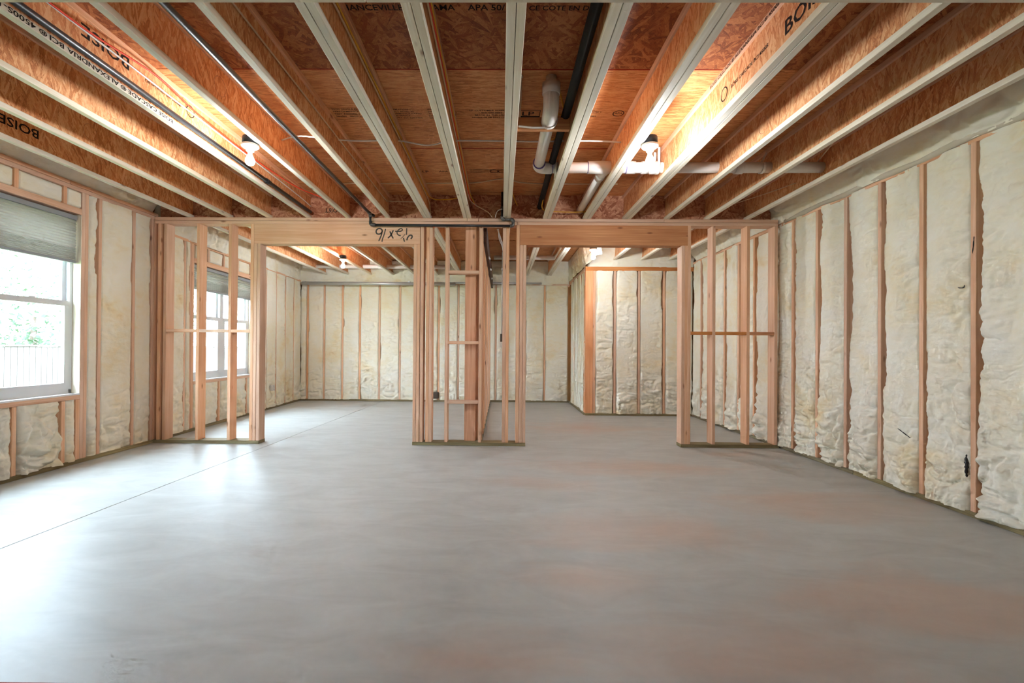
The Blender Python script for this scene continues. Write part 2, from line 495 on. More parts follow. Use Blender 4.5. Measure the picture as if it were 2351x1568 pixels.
# ------------------------------------------------------------------ ceiling deck
ceiling = struct(obj('ceiling', boxes_mesh('ceiling', [(-4.6, 3.7, YREAR-0.2, YB+0.3, DECK+0.02, DECK+0.06)]), 'dark_y'))
rows = [3.059-1.219*5+1.219*i for i in range(12)]
rows = [y for y in rows if y > -4.5]
for i in range(len(rows)-1):
    ya, yb = rows[i]+0.0025, rows[i+1]-0.0025
    if abs(rows[i]-7.935) < 0.1: ya += 0.05
    if yb < YREAR-0.2 or ya > YB+0.3: continue
    x = J0+S*(4 if i % 2 else 6)-5*S*3
    coarse = yb < 3.1
    while x < 3.7:
        xa, xb = max(x, -4.6), min(x+5*S, 3.7)
        if xb-xa > 0.1:
            board('osb_panel', ceiling, xa+0.002, xb-0.002, max(ya, YREAR-0.2), min(yb, YB+0.3), DECK, DECK+0.018, 'osb_deck_coarse' if coarse else 'osb_deck', 0.0015)
        x += 5*S
for yy, w in ((3.064, 0.007), (4.284, 0.012)):
    board('seam_line', ceiling, -1.86, 1.5, yy-w, yy, DECK-0.0008, DECK+0.002, 'redpaint', 0)

# ------------------------------------------------------------------ wall builder
class Wall:
    """own frame: x along the wall, y towards the room (0 = stud faces), z up"""
    def __init__(s, name, loc, rotz, depth, s0, s1, z1, holes=(), thick=0.03):
        bx = []
        ya, yb = -depth-thick, -depth
        if not holes: bx.append((s0, s1, ya, yb, 0, z1))
        else:
            cur = s0
            for (a, b, za, zb) in sorted(holes):
                bx += [(cur, a, ya, yb, 0, z1), (a, b, ya, yb, 0, za), (a, b, ya, yb, zb, z1)]; cur = b
            bx.append((cur, s1, ya, yb, 0, z1))
        s.o = struct(obj(name, boxes_mesh(name, bx), 'sheath', None, loc, (0, 0, rotz)))
        s.d = depth
    def stud(s, a, b, z0, z1, mat='stud_z', proud=0.0, name='stud'):
        return board(name, s.o, a, b, -s.d, proud, z0, z1, mat)
    def plate(s, a, b, z0, z1, mat='stud_x', proud=0.0, name='plate', back=None):
        return board(name, s.o, a, b, -s.d if back is None else back, proud, z0, z1, mat)
    def foam(s, a, b, z0, z1, **kw):
        a, b = sorted((a, b))
        if b-a < 0.03: return
        return foam('foam_panel', s.o, (a, 0, z0), (1, 0, 0), (0, 0, 1), (0, 1, 0), b-a, z1-z0, **kw)
    def bays(s, centers, z0, z1, half=0.019, **kw):
        c = sorted(centers)
        for a, b in zip(c, c[1:]): s.foam(a+half, b-half, z0, z1, **kw)

R90 = math.pi/2
# ---- right wall : local x = world Y
wr = Wall('wall_right', (XR, 0, 0), R90, 0.089, YREAR-0.2, YB+0.1, DECK)
st = [3.300+0.4064*k for k in range(-15, 13)]
st = [y for y in st if y < 8.0]
for y in st: wr.stud(y-0.019, y+0.019, 0.038, 2.705)
for a, b in zip(st, st[1:]):
    near = a > 1.9
    wr.foam(a+0.019, b-0.019, 0.03, 2.72, step=0.0115 if 1.9 < a < 5.4 else 0.022, gap0=0.12, gap1=0.62, lump=0.032, base=-0.018)
wr.foam(YREAR-0.1, st[0]-0.019, 0.03, 2.72, step=0.03)
wr.foam(st[-1]+0.019, YJ, 0.03, 2.72, step=0.02)
for a, b in ((YREAR-0.1, 0.9), (0.9, 4.4), (4.4, 8.1)):
    wr.plate(a, b-0.003, 0.0, 0.038, 'treated_x', 0.012, 'bottom_plate')
wr.plate(YREAR-0.1, 8.1, 2.70, 2.738, 'stud_x', -0.004, 'top_plate')
bead = [(-3.0+0.16*i, -0.004+0.008*math.sin(i*2.1), 2.745+0.008*math.sin(i*1.3)) for i in range(54)]
obj('foam_bead', tube('foam_bead', bead, 0.03, 8, True, [0.026+0.006*math.sin(i*1.9) for i in range(54)]), 'bead', wr.o)
# rim-joist foam leaning in under the deck
k = 1/math.hypot(0.33, 0.24)
foam('rim_foam', wr.o, (YREAR-0.1, -0.01, 2.745), (1, 0, 0), (0, 0.24*k, 0.33*k), (0, 0.33*k, -0.24*k), 8.1-YREAR, 0.405, step=0.018, lump=0.05, low=False, gap0=0, gap1=0, base=0.0)
# black sealant streak by a stud and dark nail-holes
def crack(name, pts, r, mat='blacktar'):
    P = catmull(pts, 4); n = len(P)
    return obj(name, tube(name, P, r, 6, True, [r*(0.25+0.75*math.sin(math.pi*(i+0.5)/n))*(0.8+0.3*math.sin(i*2.3)) for i in range(n)]), mat, wr.o)
crack('sealant_streak', [(3.345, -0.002, 0.44), (3.348, 0.0, 0.40), (3.343, 0.001, 0.36), (3.347, 0.0, 0.31), (3.342, -0.002, 0.27)], 0.013)
crack('foam_crack', [(4.262, 0.0, 0.375), (4.257, 0.001, 0.345), (4.262, 0.0, 0.32), (4.258, -0.002, 0.28)], 0.006)
crack('foam_crack', [(3.36, 0.0, 1.68), (3.37, 0.004, 1.66), (3.41, 0.004, 1.672), (3.42, 0.002, 1.70)], 0.005)
crack('foam_crack', [(3.80, 0.0, 0.47), (3.86, 0.002, 0.50), (3.92, 0.002, 0.53)], 0.005)
crack('sealant_streak', [(3.292, 0.003, 2.02), (3.296, 0.003, 1.96), (3.304, 0.003, 1.90)], 0.004)

# ---- left wall, near room : local x = -world Y
wl = Wall('wall_left', (XLN, 0, 0), -R90, 0.14, -5.62, -YREAR+0.2, DECK, [(-4.574, -2.93, 0.70, 2.50)])
ln = lambda y: -y
ZP = 2.745
def lstud(ya, yb, z0, z1, mat='stud_z'): return wl.stud(-ya, -yb, z0, z1, mat)
for ya, yb in ((4.574, 4.612), (4.612, 4.650), (4.770, 4.808), (5.215, 5.253), (5.50, 5.538), (5.545, 5.60)): lstud(ya, yb, 0.038, ZP)
for ya, yb in ((3.93, 3.968), (4.378, 4.416), (3.50, 3.538), (3.05, 3.088)):
    lstud(ya, yb, 2.575, ZP); lstud(ya+0.005, yb+0.005, 0.038, 0.645)
lstud(4.53, 4.574, 0.038, 0.645)
for ya, yb in ((2.892, 2.93), (2.854, 2.892), (2.45, 2.488), (2.04, 2.078), (1.63, 1.668), (1.22, 1.258), (0.9, 0.938)): lstud(ya, yb, 0.038, ZP)
for y in (0.45, 0.05, -0.35, -0.75, -0.898, -2.538, -2.9): lstud(y, y+0.038, 0.038, ZP)
wl.plate(-4.574, -2.93, 2.515, 2.575, 'stud_x', 0.0, 'window_header')
wl.plate(-4.574, -2.93, 0.647, 0.690, 'stud_x', 0.004, 'sill_plate')
for a, b in ((-5.6, -4.45), (-4.447, 0.2), (0.203, 3.1)): wl.plate(a, b, ZP+0.041, ZP+0.079, 'stud_x', 0.0, 'top_plate')
for a, b in ((-5.6, -2.2), (-2.197, 3.1)): wl.plate(a, b, ZP, ZP+0.038, 'stud_x', 0.0, 'top_plate')
for a, b in ((-5.6, -3.3), (-3.297, 3.1)): wl.plate(a, b, 0.0, 0.04, 'treated_x', 0.014, 'bottom_plate')
fk = dict(step=0.0125, gap0=0.55, gap1=0.15, base=-0.008)
for a, b in ((4.65, 4.77), (4.808, 5.215), (5.253, 5.50)): wl.foam(-b, -a, 0.035, ZP+0.005, lump=0.016, step=0.0125, gap0=0.1, gap1=0.36, base=-0.004)
for a, b in ((4.421, 4.53), (3.973, 4.383), (3.543, 3.935), (3.093, 3.505)): wl.foam(-b, -a, 0.035, 0.648, lump=0.030, step=0.010, gap0=0.3, gap1=0.5, base=-0.014)
for a, b in ((4.416, 4.574), (3.968, 4.378), (3.538, 3.93), (3.088, 3.50)): wl.foam(-b, -a, 2.57, ZP+0.005, lump=0.010, step=0.012, gap0=0.25, gap1=0.25, low=False, base=-0.004, endt=0.02, endb=0.02)
for a, b in ((2.488, 2.854), (2.078, 2.45), (1.668, 2.04), (1.258, 1.63), (0.938, 1.22), (0.488, 0.9), (0.088, 0.45), (-0.312, 0.05), (-0.712, -0.35), (-0.86, -0.75)):
    wl.foam(-b, -a, 0.035, ZP+0.005, step=0.03)
wl.foam(0.9, 2.5, 0.035, ZP, step=0.03)
wl.foam(2.57, 3.1, 0.035, ZP, step=0.04)
k = 1/math.hypot(0.26, 0.17)
foam('rim_foam', wl.o, (-5.55, -0.03, ZP+0.075), (1, 0, 0), (0, 0.17*k, 0.26*k), (0, 0.26*k, -0.17*k), 8.6, 0.305, step=0.02, lump=0.05, low=False, gap0=0, gap1=0, base=0.0)

# ---- left wall, far room (slightly out of square) : local x = -distance from the partition
SKEW = 0.0325
wf = Wall('wall_left_far', (-4.30, 5.70, 0), -R90+SKEW, 0.14, -4.5, 0.15, DECK, [(-2.27, -0.64, 0.70, 2.36)])
for a in (0.05, 0.43, 0.545, 0.585, 2.29, 2.33, 2.72, 3.12, 3.53, 3.93): wf.stud(-a-0.038, -a, 0.038, 2.62)
wf.stud(-0.64, -0.602, 0.038, 2.62)
for a in (0.86, 1.25, 1.65, 2.05): wf.stud(-a-0.038, -a, 0.038, 0.65); wf.stud(-a-0.138, -a-0.10, 2.43, 2.62)
wf.plate(-2.29, -0.64, 2.36, 2.43, 'stud_x', 0.0, 'window_header')
wf.plate(-2.29, -0.64, 0.65, 0.69, 'stud_x', 0.004, 'sill_plate')
wf.plate(-4.32, 0.1, 2.62, 2.66, 'stud_x', 0.0, 'top_plate')
wf.plate(-4.32, 0.1, 0.0, 0.04, 'treated_x', 0.014, 'bottom_plate')
for a, b in ((0.088, 0.43), (0.468, 0.545), (2.368, 2.72), (2.758, 3.12), (3.158, 3.53), (3.568, 3.93), (3.968, 4.3)):
    wf.foam(-b-0.008, -a+0.008, 0.035, 2.625, step=0.016, lump=0.016, gap0=0.1, gap1=0.2, base=0.005)
for a, b in ((0.64, 0.86), (0.898, 1.25), (1.288, 1.65), (1.688, 2.05), (2.088, 2.29)): wf.foam(-b, -a, 0.035, 0.655, step=0.016, lump=0.018, gap0=0.2, gap1=0.35)
for a, b in ((0.64, 0.96), (0.998, 1.35), (1.388, 1.75), (1.788, 2.15), (2.188, 2.29)): wf.foam(-b, -a, 2.425, 2.625, step=0.016, lump=0.012, low=False, gap0=0.3, gap1=0.3, endt=0.02, endb=0.02)
k = 1/math.hypot(0.42, 0.12)
foam('rim_foam', wf.o, (-4.3, -0.02, 2.65), (1, 0, 0), (0, 0.12*k, 0.42*k), (0, 0.42*k, -0.12*k), 4.4, 0.435, step=0.02, lump=0.045, low=False, gap0=0, gap1=0, base=0.0)

# ---- back wall : local x = -world X
wb = Wall('wall_back', (0, YB, 0), math.pi, 0.14, -1.7, 4.75, DECK)
bs = [-4.28, -3.913, -3.508, -3.122, -2.689, -2.236, -1.81, -1.38, -0.947, -0.54, -0.12, 0.521, 0.952]
for i, x in enumerate(bs): wb.stud(-x-0.019, -x+0.019, 0.038, 2.56, proud=0.0 if i % 3 else 0.004)
for a, b in zip(bs, bs[1:]): wb.foam(-b+0.010, -a-0.010, 0.035, 2.57, step=0.015, lump=0.016, gap0=0.15, gap1=0.12, base=0.006)
wb.foam(-1.47, -0.962, 0.035, 2.57, step=0.015, lump=0.016, gap0=0.15, gap1=0.12, base=0.006)
wb.foam(4.30, 4.45, 0.035, 2.57, step=0.015, gap0=0.3, gap1=0.2, base=0.0)
wb.plate(-1.5, 4.5, 0.0, 0.04, 'treated_x', 0.014, 'bottom_plate')
wb.plate(-1.5, 4.5, 2.56, 2.60, 'stud_x', 0.0, 'top_plate')
k = 1/math.hypot(0.48, 0.22)
foam('rim_foam', wb.o, (-1.5, -0.02, 2.585), (1, 0, 0), (0, 0.22*k, 0.48*k), (0, 0.48*k, -0.22*k), 6.0, 0.53, step=0.02, lump=0.05, low=False, gap0=0, gap1=0, base=0.0)
board('vent_patch', wb.o, 1.37, 1.50, -0.01, 0.05, 0.07, 0.21, 'darkgrey')

# ---- return wall (faces the windows) and jog wall
wt = Wall('wall_return', (XJ, 0, 0), R90, 0.089, YJ+0.10, YB+0.1, DECK)
for y in (8.24, 8.62, 9.02, 9.43, 9.84): wt.stud(y-0.019, y+0.019, 0.038, 2.58, proud=-0.01)
for a, b in ((8.165, 8.221), (8.259, 8.601), (8.639, 9.001), (9.039, 9.411), (9.449, 9.821)): wt.foam(a, b, 0.035, 2.60, step=0.016, lump=0.010, gap0=0.1, gap1=0.1, base=0.0)
wt.plate(8.16, YB, 0.0, 0.04, 'treated_x', 0.012, 'bottom_plate')
wt.plate(8.16, YB, 2.58, 2.655, 'stud_x', 0.0, 'top_plate')
k = 1/math.hypot(0.40, 0.06)
foam('rim_foam', wt.o, (7.1, 0.0, 2.66), (1, 0, 0), (0, 0.06*k, 0.40*k), (0, 0.40*k, -0.06*k), 2.9, 0.405, step=0.02, lump=0.035, low=False, gap0=0, gap1=0, base=0.0)
wj = Wall('wall_jog', (0, YJ, 0), math.pi, 0.14, -3.6, -XJ, DECK)
board('corner_post', wj.o, -XJ-0.135, -XJ, -0.14, 0.004, 0.038, 2.58, 'orange_z')
wj.stud(-1.68, -1.637, 0.038, 2.58)
js = [1.66, 2.027, 2.457, 2.903, 3.32]
for x in js[1:]: wj.stud(-x-0.019, -x+0.019, 0.038, 2.58)
for a, b in zip(js, js[1:]): wj.foam(-b+0.019, -a-0.019, 0.035, 2.585, step=0.013, lump=0.028, gap0=0.25, gap1=0.3, base=-0.004)
wj.foam(-3.42, -3.339, 0.035, 2.585, step=0.02)
wj.plate(-3.45, -XJ, 0.0, 0.038, 'treated_x', 0.012, 'bottom_plate')
wj.plate(-3.45, -XJ, 2.58, 2.655, 'orange_x', 0.0, 'top_plate')
k = 1/math.hypot(0.42, 0.10)
foam('rim_foam', wj.o, (-3.45, -0.02, 2.655), (1, 0, 0), (0, 0.10*k, 0.42*k), (0, 0.42*k, -0.10*k), 1.9, 0.43, step=0.02, lump=0.04, low=False, gap0=0, gap1=0, base=0.0)

# ---- rear wall behind the camera, closed
wn = Wall('wall_rear', (0, YREAR, 0), 0.0, 0.14, -4.75, 3.75, DECK)
rs = [-4.1+0.4064*i for i in range(19)]
for x in rs: wn.stud(x-0.019, x+0.019, 0.038, 2.74)
wn.bays(rs, 0.035, 2.75, step=0.04)
wn.foam(-4.3, rs[0]-0.019, 0.035, 2.75, step=0.04)
wn.plate(-4.25, 3.4, 0.0, 0.038, 'treated_x', 0.012, 'bottom_plate')
wn.plate(-4.25, 3.4, 2.74, 2.775, 'stud_x', 0.0, 'top_plate')

# ------------------------------------------------------------------ windows (twin single-hung) and pleated shades
def twin_window(name, wall, s0, s1, z0, z1):
    """s0<s1 in wall frame; frame set 0.12 back from the stud faces"""
    mw = wall.o.matrix_basis if False else None
    root = struct(bpy.data.objects.new(name, boxes_mesh(name, [
        (s0, s0+0.035, -0.16, -0.085, z0, z1), (s1-0.035, s1, -0.16, -0.085, z0, z1),
        (s0, s1, -0.16, -0.085, z0, z0+0.05), (s0, s1, -0.16, -0.085, z1-0.04, z1),
        ((s0+s1)/2-0.045, (s0+s1)/2+0.045, -0.16, -0.085, z0, z1)])))
    root.data.materials.append(MAT['vinyl']); link(root)
    root.location = wall.o.location; root.rotation_euler = wall.o.rotation_euler
    mid = (s0+s1)/2; zm = 1.61
    for a, b in ((s0+0.035, mid-0.045), (mid+0.045, s1-0.035)):
        lo = obj('sash', boxes_mesh('sash', [(a, a+0.05, -0.118, -0.085, z0+0.05, zm+0.025), (b-0.05, b, -0.118, -0.085, z0+0.05, zm+0.025),
                 (a, b, -0.118, -0.085, z0+0.05, z0+0.115), (a, b, -0.118, -0.080, zm-0.025, zm+0.025)]), 'vinyl', root)
        board('pane', lo, a+0.05, b-0.05, -0.105, -0.099, z0+0.115, zm-0.025, 'glass', 0)
        upr = obj('sash', boxes_mesh('sash', [(a, a+0.04, -0.155, -0.125, zm-0.02, z1-0.04), (b-0.04, b, -0.155, -0.125, zm-0.02, z1-0.04),
                  (a, b, -0.155, -0.125, zm-0.02, zm+0.02), (a, b, -0.155, -0.125, z1-0.08, z1-0.04)]), 'vinyl', root)
        board('pane', upr, a+0.04, b-0.04, -0.143, -0.137, zm+0.02, z1-0.08, 'glass', 0)
        board('sash_lock', lo, (a+b)/2-0.03, (a+b)/2+0.03, -0.10, -0.08, zm+0.025, zm+0.04, 'vinyl')
    board('interior_sill', root, s0, s1, -0.085, 0.0, z0-0.012, z0+0.006, 'vinyl', 0.001)
    for a, b in ((s0-0.006, s0+0.006), (s1-0.006, s1+0.006)): board('jamb_liner', root, a, b, -0.085, -0.002, z0, z1, 'pale_z', 0.001)
    return root
twin_window('window_1', wl, -4.574, -2.93, 0.70, 2.515)
twin_window('window_2', wf, -2.27, -0.64, 0.70, 2.36)

def pleated_shade(wall, s0, s1, ztop, zbot, label):
    root = bpy.data.objects.new('pleated_shade', None); root.empty_display_size = 0.1
    link(root); root.rotation_euler = wall.o.rotation_euler
    mat = Matrix.Translation(wall.o.location) @ wall.o.rotation_euler.to_matrix().to_4x4()
    root.location = mat @ Vector(((s0+s1)/2, -0.055, zbot))
    hw = (s1-s0)/2; zt = ztop-zbot
    board('head_rail', root, -hw, hw, -0.028, 0.022, zt-0.045, zt, 'shade_rail')
    board('bottom_rail', root, -hw, hw, -0.018, 0.018, 0.0, 0.025, 'shade_rail')
    # honeycomb fabric: a zigzag sheet, open pleats at the top, stacked at the bottom
    z = zt-0.045; prof = []; i = 0
    zs = [z]
    while zs[-1] > 0.155: zs.append(zs[-1]-0.0135)
    while zs[-1] > 0.028: zs.append(zs[-1]-0.0065)
    zs[-1] = 0.025
    V, Fc = [], []
    for side in (1, -1):
        b = len(V)
        for i, zz in enumerate(zs):
            y = side*(0.017 if i % 2 else 0.006)
            V += [(-hw+0.004, y, zz), (hw-0.004, y, zz)]
        for i in range(len(zs)-1):
            q = (b+2*i, b+2*i+1, b+2*i+3, b+2*i+2); Fc.append(q if side > 0 else q[::-1])
    obj('pleated_fabric', mesh_from('pleated_fabric', V, Fc), 'shade', root)
    return tag(root, label, 'window shade', 'pleated window shades')
pleated_shade(wl, -4.56, -2.945, 2.50, 2.02, 'grey pleated shade half raised, in the window before the stud partition')
pleated_shade(wf, -2.26, -0.65, 2.35, 2.0, 'grey pleated shade half raised, in the window seen beyond the stud partition')

# ------------------------------------------------------------------ stud partition (2x6)
part = empty('stud_partition', (0, D, 0))
tag(part, 'open pale-lumber stud partition with two wide doorways under header beams', 'wall frame')
PD = 0.14
def pb(name, x0, x1, z0, z1, mat='stud_z', y0=0.0, y1=PD, bev=0.0025): return board(name, part, x0, x1, y0, y1, z0, z1, mat, bev)
ZT = HT-0.079; ZB = 0.04
for x0, x1 in ((-4.262, -2.953), (-1.078, 0.300), (2.185, 3.372)): pb('bottom_plate', x0, x1, 0, ZB, 'treated_x', -0.004, PD+0.002)
for x0, x1 in ((-4.262, 0.185), (0.188, 3.352)): pb('top_plate', x0, x1, ZT, ZT+0.038, 'stud_x')
for x0, x1 in ((-4.262, -0.43), (-0.425, -0.29), (-0.285, 1.97), (1.974, 3.352)): pb('top_plate', x0, x1, ZT+0.041, HT, 'stud_x')
for x0 in (-4.222, -4.151, -3.742, -3.350, -3.078, -1.034+0.043, -0.921, -0.882, -0.688, -0.276, 0.014, 0.053, 0.180, 2.262, 2.561, 2.976, 3.312):
    pb('stud', x0, x0+0.038, ZB, ZT)
HB = 2.451
for x0 in (-3.038, -2.995, -1.076, -1.036, 0.221, 0.261, 2.188, 2.225): pb('jack_stud', x0, x0+0.038, ZB, HB)
hl = pb('header', -3.038, -0.998, HB, ZT, 'stud_x', 0.0, PD)
hr = pb('header', 0.220, 2.262, HB, ZT, 'orange_x', 0.0, PD)
# fire blocks
for x0, x1 in ((-4.113, -3.742), (-3.704, -3.350), (-3.312, -3.078)): pb('block', x0, x1, 1.36, 1.398, 'stud_x', 0.0, 0.089)
for x0, x1 in ((2.300, 2.561), (2.599, 2.976), (3.014, 3.312)): pb('block', x0, x1, 1.37, 1.408, 'orange_x', 0.0, 0.089)
for z in (2.095, 1.234, 0.508): pb('block', -0.650, -0.276, z, z+0.04, 'stud_x', 0.0, 0.089)
pb('nailer_board', -0.452, -0.315, ZB, ZT, 'orange_z', 0.095, 0.137)
# sprayed size mark on the left header
sx = 0.000271
mk = lambda pts: [(c*sx, -r*sx) for c, r in pts]
marks = [{'w': 0.017, 'p': mk([(690, 400), (640, 310), (540, 275), (440, 320), (400, 420), (440, 510), (540, 530), (640, 480), (690, 380)])},
         {'w': 0.016, 'p': mk([(670, 420), (630, 600), (520, 850)])}, {'w': 0.014, 'p': mk([(830, 290), (760, 560), (690, 760), (670, 880)])},
         {'w': 0.016, 'p': mk([(1020, 400), (1090, 560), (1180, 730)])}, {'w': 0.016, 'p': mk([(1180, 350), (1100, 520), (1040, 610), (930, 720)])},
         {'w': 0.013, 'p': mk([(1260, 400), (1380, 405), (1530, 390), (1590, 330), (1530, 275), (1430, 320), (1350, 430), (1370, 530), (1440, 580), (1520, 590)])},
         {'w': 0.007, 'p': mk([(1720, 520), (1620, 640), (1515, 740)])}, {'w': 0.015, 'p': mk([(1640, 690), (1660, 780), (1690, 870)])},
         {'w': 0.013, 'p': mk([(1785, 250), (1780, 400), (1775, 560)])}, {'w': 0.017, 'p': mk([(1790, 810), (1830, 680), (1920, 580), (2020, 590), (2020, 680), (1960, 740)])}]
ml = strokes('painted_mark', marks, 0.015, (-1.6475, 0, 2.718), (1, 0, 0), (0, 0, 1), 'paint', None)
ml.parent = part
ml['label'] = 'dark grey sprayed mark reading 9 1 x e 1 6'
# blocking between the joists over the partition
joist_x = {}
for kx in range(-4, 11): joist_x[kx] = J0+S*kx
DBL = set(range(2, 8))
def halfw(kx): return 0.0455 if kx in DBL else 0.022
edges = [(-4.24, joist_x[-4]-0.006)]+[(joist_x[i]+(0.028 if i in DBL else 0.006), joist_x[i+1]-(0.028 if i+1 in DBL else 0.006)) for i in range(-4, 10)]+[(joist_x[10]+0.006, 3.30)]
for a, b in edges: pb('blocking_panel', a, b, HT+0.001, DECK-0.001, 'osb_block', 0.06, 0.072, 0.001)
bl = lettering('lettering', 'BOIST', 0.075, (joist_x[0]-0.10, D+0.059, 2.905), (-1, 0, 0), (0, 0, -1), 'ink', None)
bl.location -= part.location; bl.parent = part
board('tape_flag', part, -0.845, -0.825, -0.006, 0.03, 2.665, 2.69, 'orangetape')

# ------------------------------------------------------------------ dividing stud wall behind the partition
div = empty('dividing_stud_wall', (-0.274, D+PD, 0))
tag(div, 'open stud wall running back from the partition to the foam back wall', 'wall frame')
L = YB-0.03-(D+PD)
board('bottom_plate', div, -0.043, 0.043, 0, L, 0, 0.04, 'treated_y')
board('top_plate', div, -0.043, 0.043, 0.0, L, 2.655, 2.693, 'stud_y'); board('top_plate', div, -0.043, 0.043, 0.0, L, 2.696, 2.734, 'stud_y')
y = 0.004
while y < L-0.04:
    board('stud', div, -0.043, 0.043, y, y+0.038, 0.04, 2.655, 'stud_z'); y += 0.4064
lb = board('ledger_board', div, 0.045, 0.083, 0.02, L, 2.50, 2.734, 'dark_y')
bolt = lathe('bolt', [(0.0, 0.012), (0.016, 0.012), (0.02, 0.0)], 10)
for i in range(7): obj('bolt', bolt, 'galv', div, (0.083, 0.9+0.5*i, 2.50+0.08*(i % 2)), (0, R90, 0))

# ------------------------------------------------------------------ plate crossing overhead by the camera
near = empty('overhead_plate', (0, 1.86, 0))
tag(near, 'doubled weathered pale plate crossing under the joists on end posts', 'beam')
for x0, x1 in ((XLN+0.05, -0.6), (-0.596, XR-0.10)): board('plate', near, x0, x1, 0, 0.105, HT-0.079, HT-0.041, 'pale_x')
board('plate', near, XLN+0.05, 1.2, 0, 0.105, HT-0.038, HT, 'pale_x'); board('plate', near, 1.204, XR-0.10, 0, 0.105, HT-0.038, HT, 'pale_x')
for x in (XLN+0.05, XR-0.14): board('post', near, x, x+0.038, 0, 0.105, 0, HT-0.079, 'stud_z')

# ------------------------------------------------------------------ I-joists
FW, FH, WT = 0.0445, 0.038, 0.0095
def ijoist(x, y0, y1, label, group):
    L = y1-y0
    root = empty('i_joist', (x, (y0+y1)/2, HT))
    board('bottom_flange', root, -FW/2, FW/2, -L/2, L/2, 0, FH, 'pale_y')
    board('top_flange', root, -FW/2, FW/2, -L/2, L/2, DECK-HT-FH, DECK-HT, 'stud_y')
    board('web', root, -WT/2, WT/2, -L/2, L/2, FH-0.002, DECK-HT-FH+0.002, 'osb_web', 0)
    tag(root, label, 'joist', group)
    return root
SL = {-4: 'single i-joist running next to the wall with the shaded windows', -3: 'second single i-joist from the wall with the shaded windows',
      -2: 'third single i-joist from the wall with the shaded windows', -1: 'single i-joist with upside-down black lettering and a black pipe along it',
      0: 'single i-joist with a bulb lamp on it, beside the long gas pipe', 1: 'single i-joist between the long gas pipe and the doubled joists',
      8: 'third single i-joist from the windowless foam wall', 9: 'second single i-joist from the windowless foam wall', 10: 'single i-joist running next to the windowless foam wall'}
ORD = ['first', 'second', 'third', 'fourth', 'fifth', 'sixth']
JO = {}
for kx in range(-4, 11):
    x = joist_x[kx]; ye = YB-0.06 if x < 1.45 else YJ+0.05
    if kx in DBL:
        o = ORD[kx-2]
        a = ijoist(x-0.0238, YREAR+0.05, ye, 'i-joist of the %s doubled pair counted from the gas pipe, half towards the windows' % o, 'doubled i-joists')
        b = ijoist(x+0.0238, YREAR+0.05, ye, 'i-joist of the %s doubled pair counted from the gas pipe, half away from the windows' % o, 'doubled i-joists')
        JO[kx] = (a, b)
    else: JO[kx] = (ijoist(x, YREAR+0.05, ye, SL[kx], 'single i-joists'),)
# printing on the joists
ja = JO[-1][0]
words('BOISE CASCADE \u00ae ALEXANDRIA BCI \u00ae 4500S-1.8 JOIST', 0.036, (joist_x[-1]+FW/2, 3.22, HT+0.032), (0, -1, 0), (0, 0, -1), ja, 1.5)
lettering('lettering', 'BOISE', 0.105, (joist_x[-1]+WT/2, 2.86, 3.010), (0, -1, 0), (0, 0, -1), 'ink', ja, sx=1.25)
lettering('lettering', 'www.bc.com  Versa-Lam BCI', 0.026, (joist_x[-1]+WT/2, 3.32, 2.965), (0, -1, 0), (0, 0, -1), 'ink', ja, sx=1.1)
def ring_mesh(r, w, n=24):
    V, Fc = [], []
    for i in range(n):
        a = 2*math.pi*i/n
        V += [(0, (r-w)*math.cos(a), (r-w)*math.sin(a)), (0, (r+w)*math.cos(a), (r+w)*math.sin(a))]
    for i in range(n): j = (i+1) % n; Fc.append((2*i, 2*i+1, 2*j+1, 2*j))
    return mesh_from('ring', V, Fc)
ring = ring_mesh(0.042, 0.004); ring.materials.append(MAT['ink'])
kn = ring_mesh(0.062, 0.002); kn.materials.append(MAT['osb_block'])
obj('printed_seal', ring, None, ja, (WT/2+0.001, 3.42-ja.location.y, 0.20))
jb = JO[7][0]; xb = joist_x[7]-0.0238
words('BOISE CASCADE \u00ae ALEXANDRIA BCI \u00ae 4500s', 0.032, (xb-FW/2, 3.24, DECK-0.032), (0, -1, 0), (0, 0, 1), jb, 1.25)
lettering('lettering', 'BOISE', 0.115, (xb-WT/2, 2.42, 2.86), (0, -1, 0), (0, 0, 1), 'ink', jb, sx=1.15)
lettering('lettering', 'BOISE CASCADE BCI 4500S', 0.032, (xb-WT/2, 2.98, 2.905), (0, -1, 0), (0, 0, 1), 'ink', jb, sx=1.1)
obj('printed_seal', ring, None, jb, (-WT/2-0.001, 3.07-jb.location.y, 0.145))
lettering('lettering', 'BOISE', 0.10, (joist_x[-4]+WT/2, 3.72, 2.96), (0, -1, 0), (0, 0, -1), 'ink', JO[-4][0], sx=1.2)
for kx, yy in ((-2, 3.30), (-2, 4.2), (-3, 3.65), (0, 3.0), (1, 3.75), (2, 3.72), (6, 3.75), (8, 3.5), (8, 3.95), (9, 3.4), (9, 4.5), (-1, 4.15)):
    sg = 1 if kx < 4 else -1
    o = JO[kx][-1 if sg > 0 else 0]
    obj('knockout', kn, None, o, (sg*(WT/2+0.0012), yy-o.location.y, 0.15))
for kx in (5, 6, 7, 8):
    o = JO[kx][-1]
    for yy in (D-0.02,): board('web_stiffener', o, WT/2, FW/2, yy-0.06-o.location.y, yy-o.location.y, FH, DECK-HT-FH, 'pale_z')

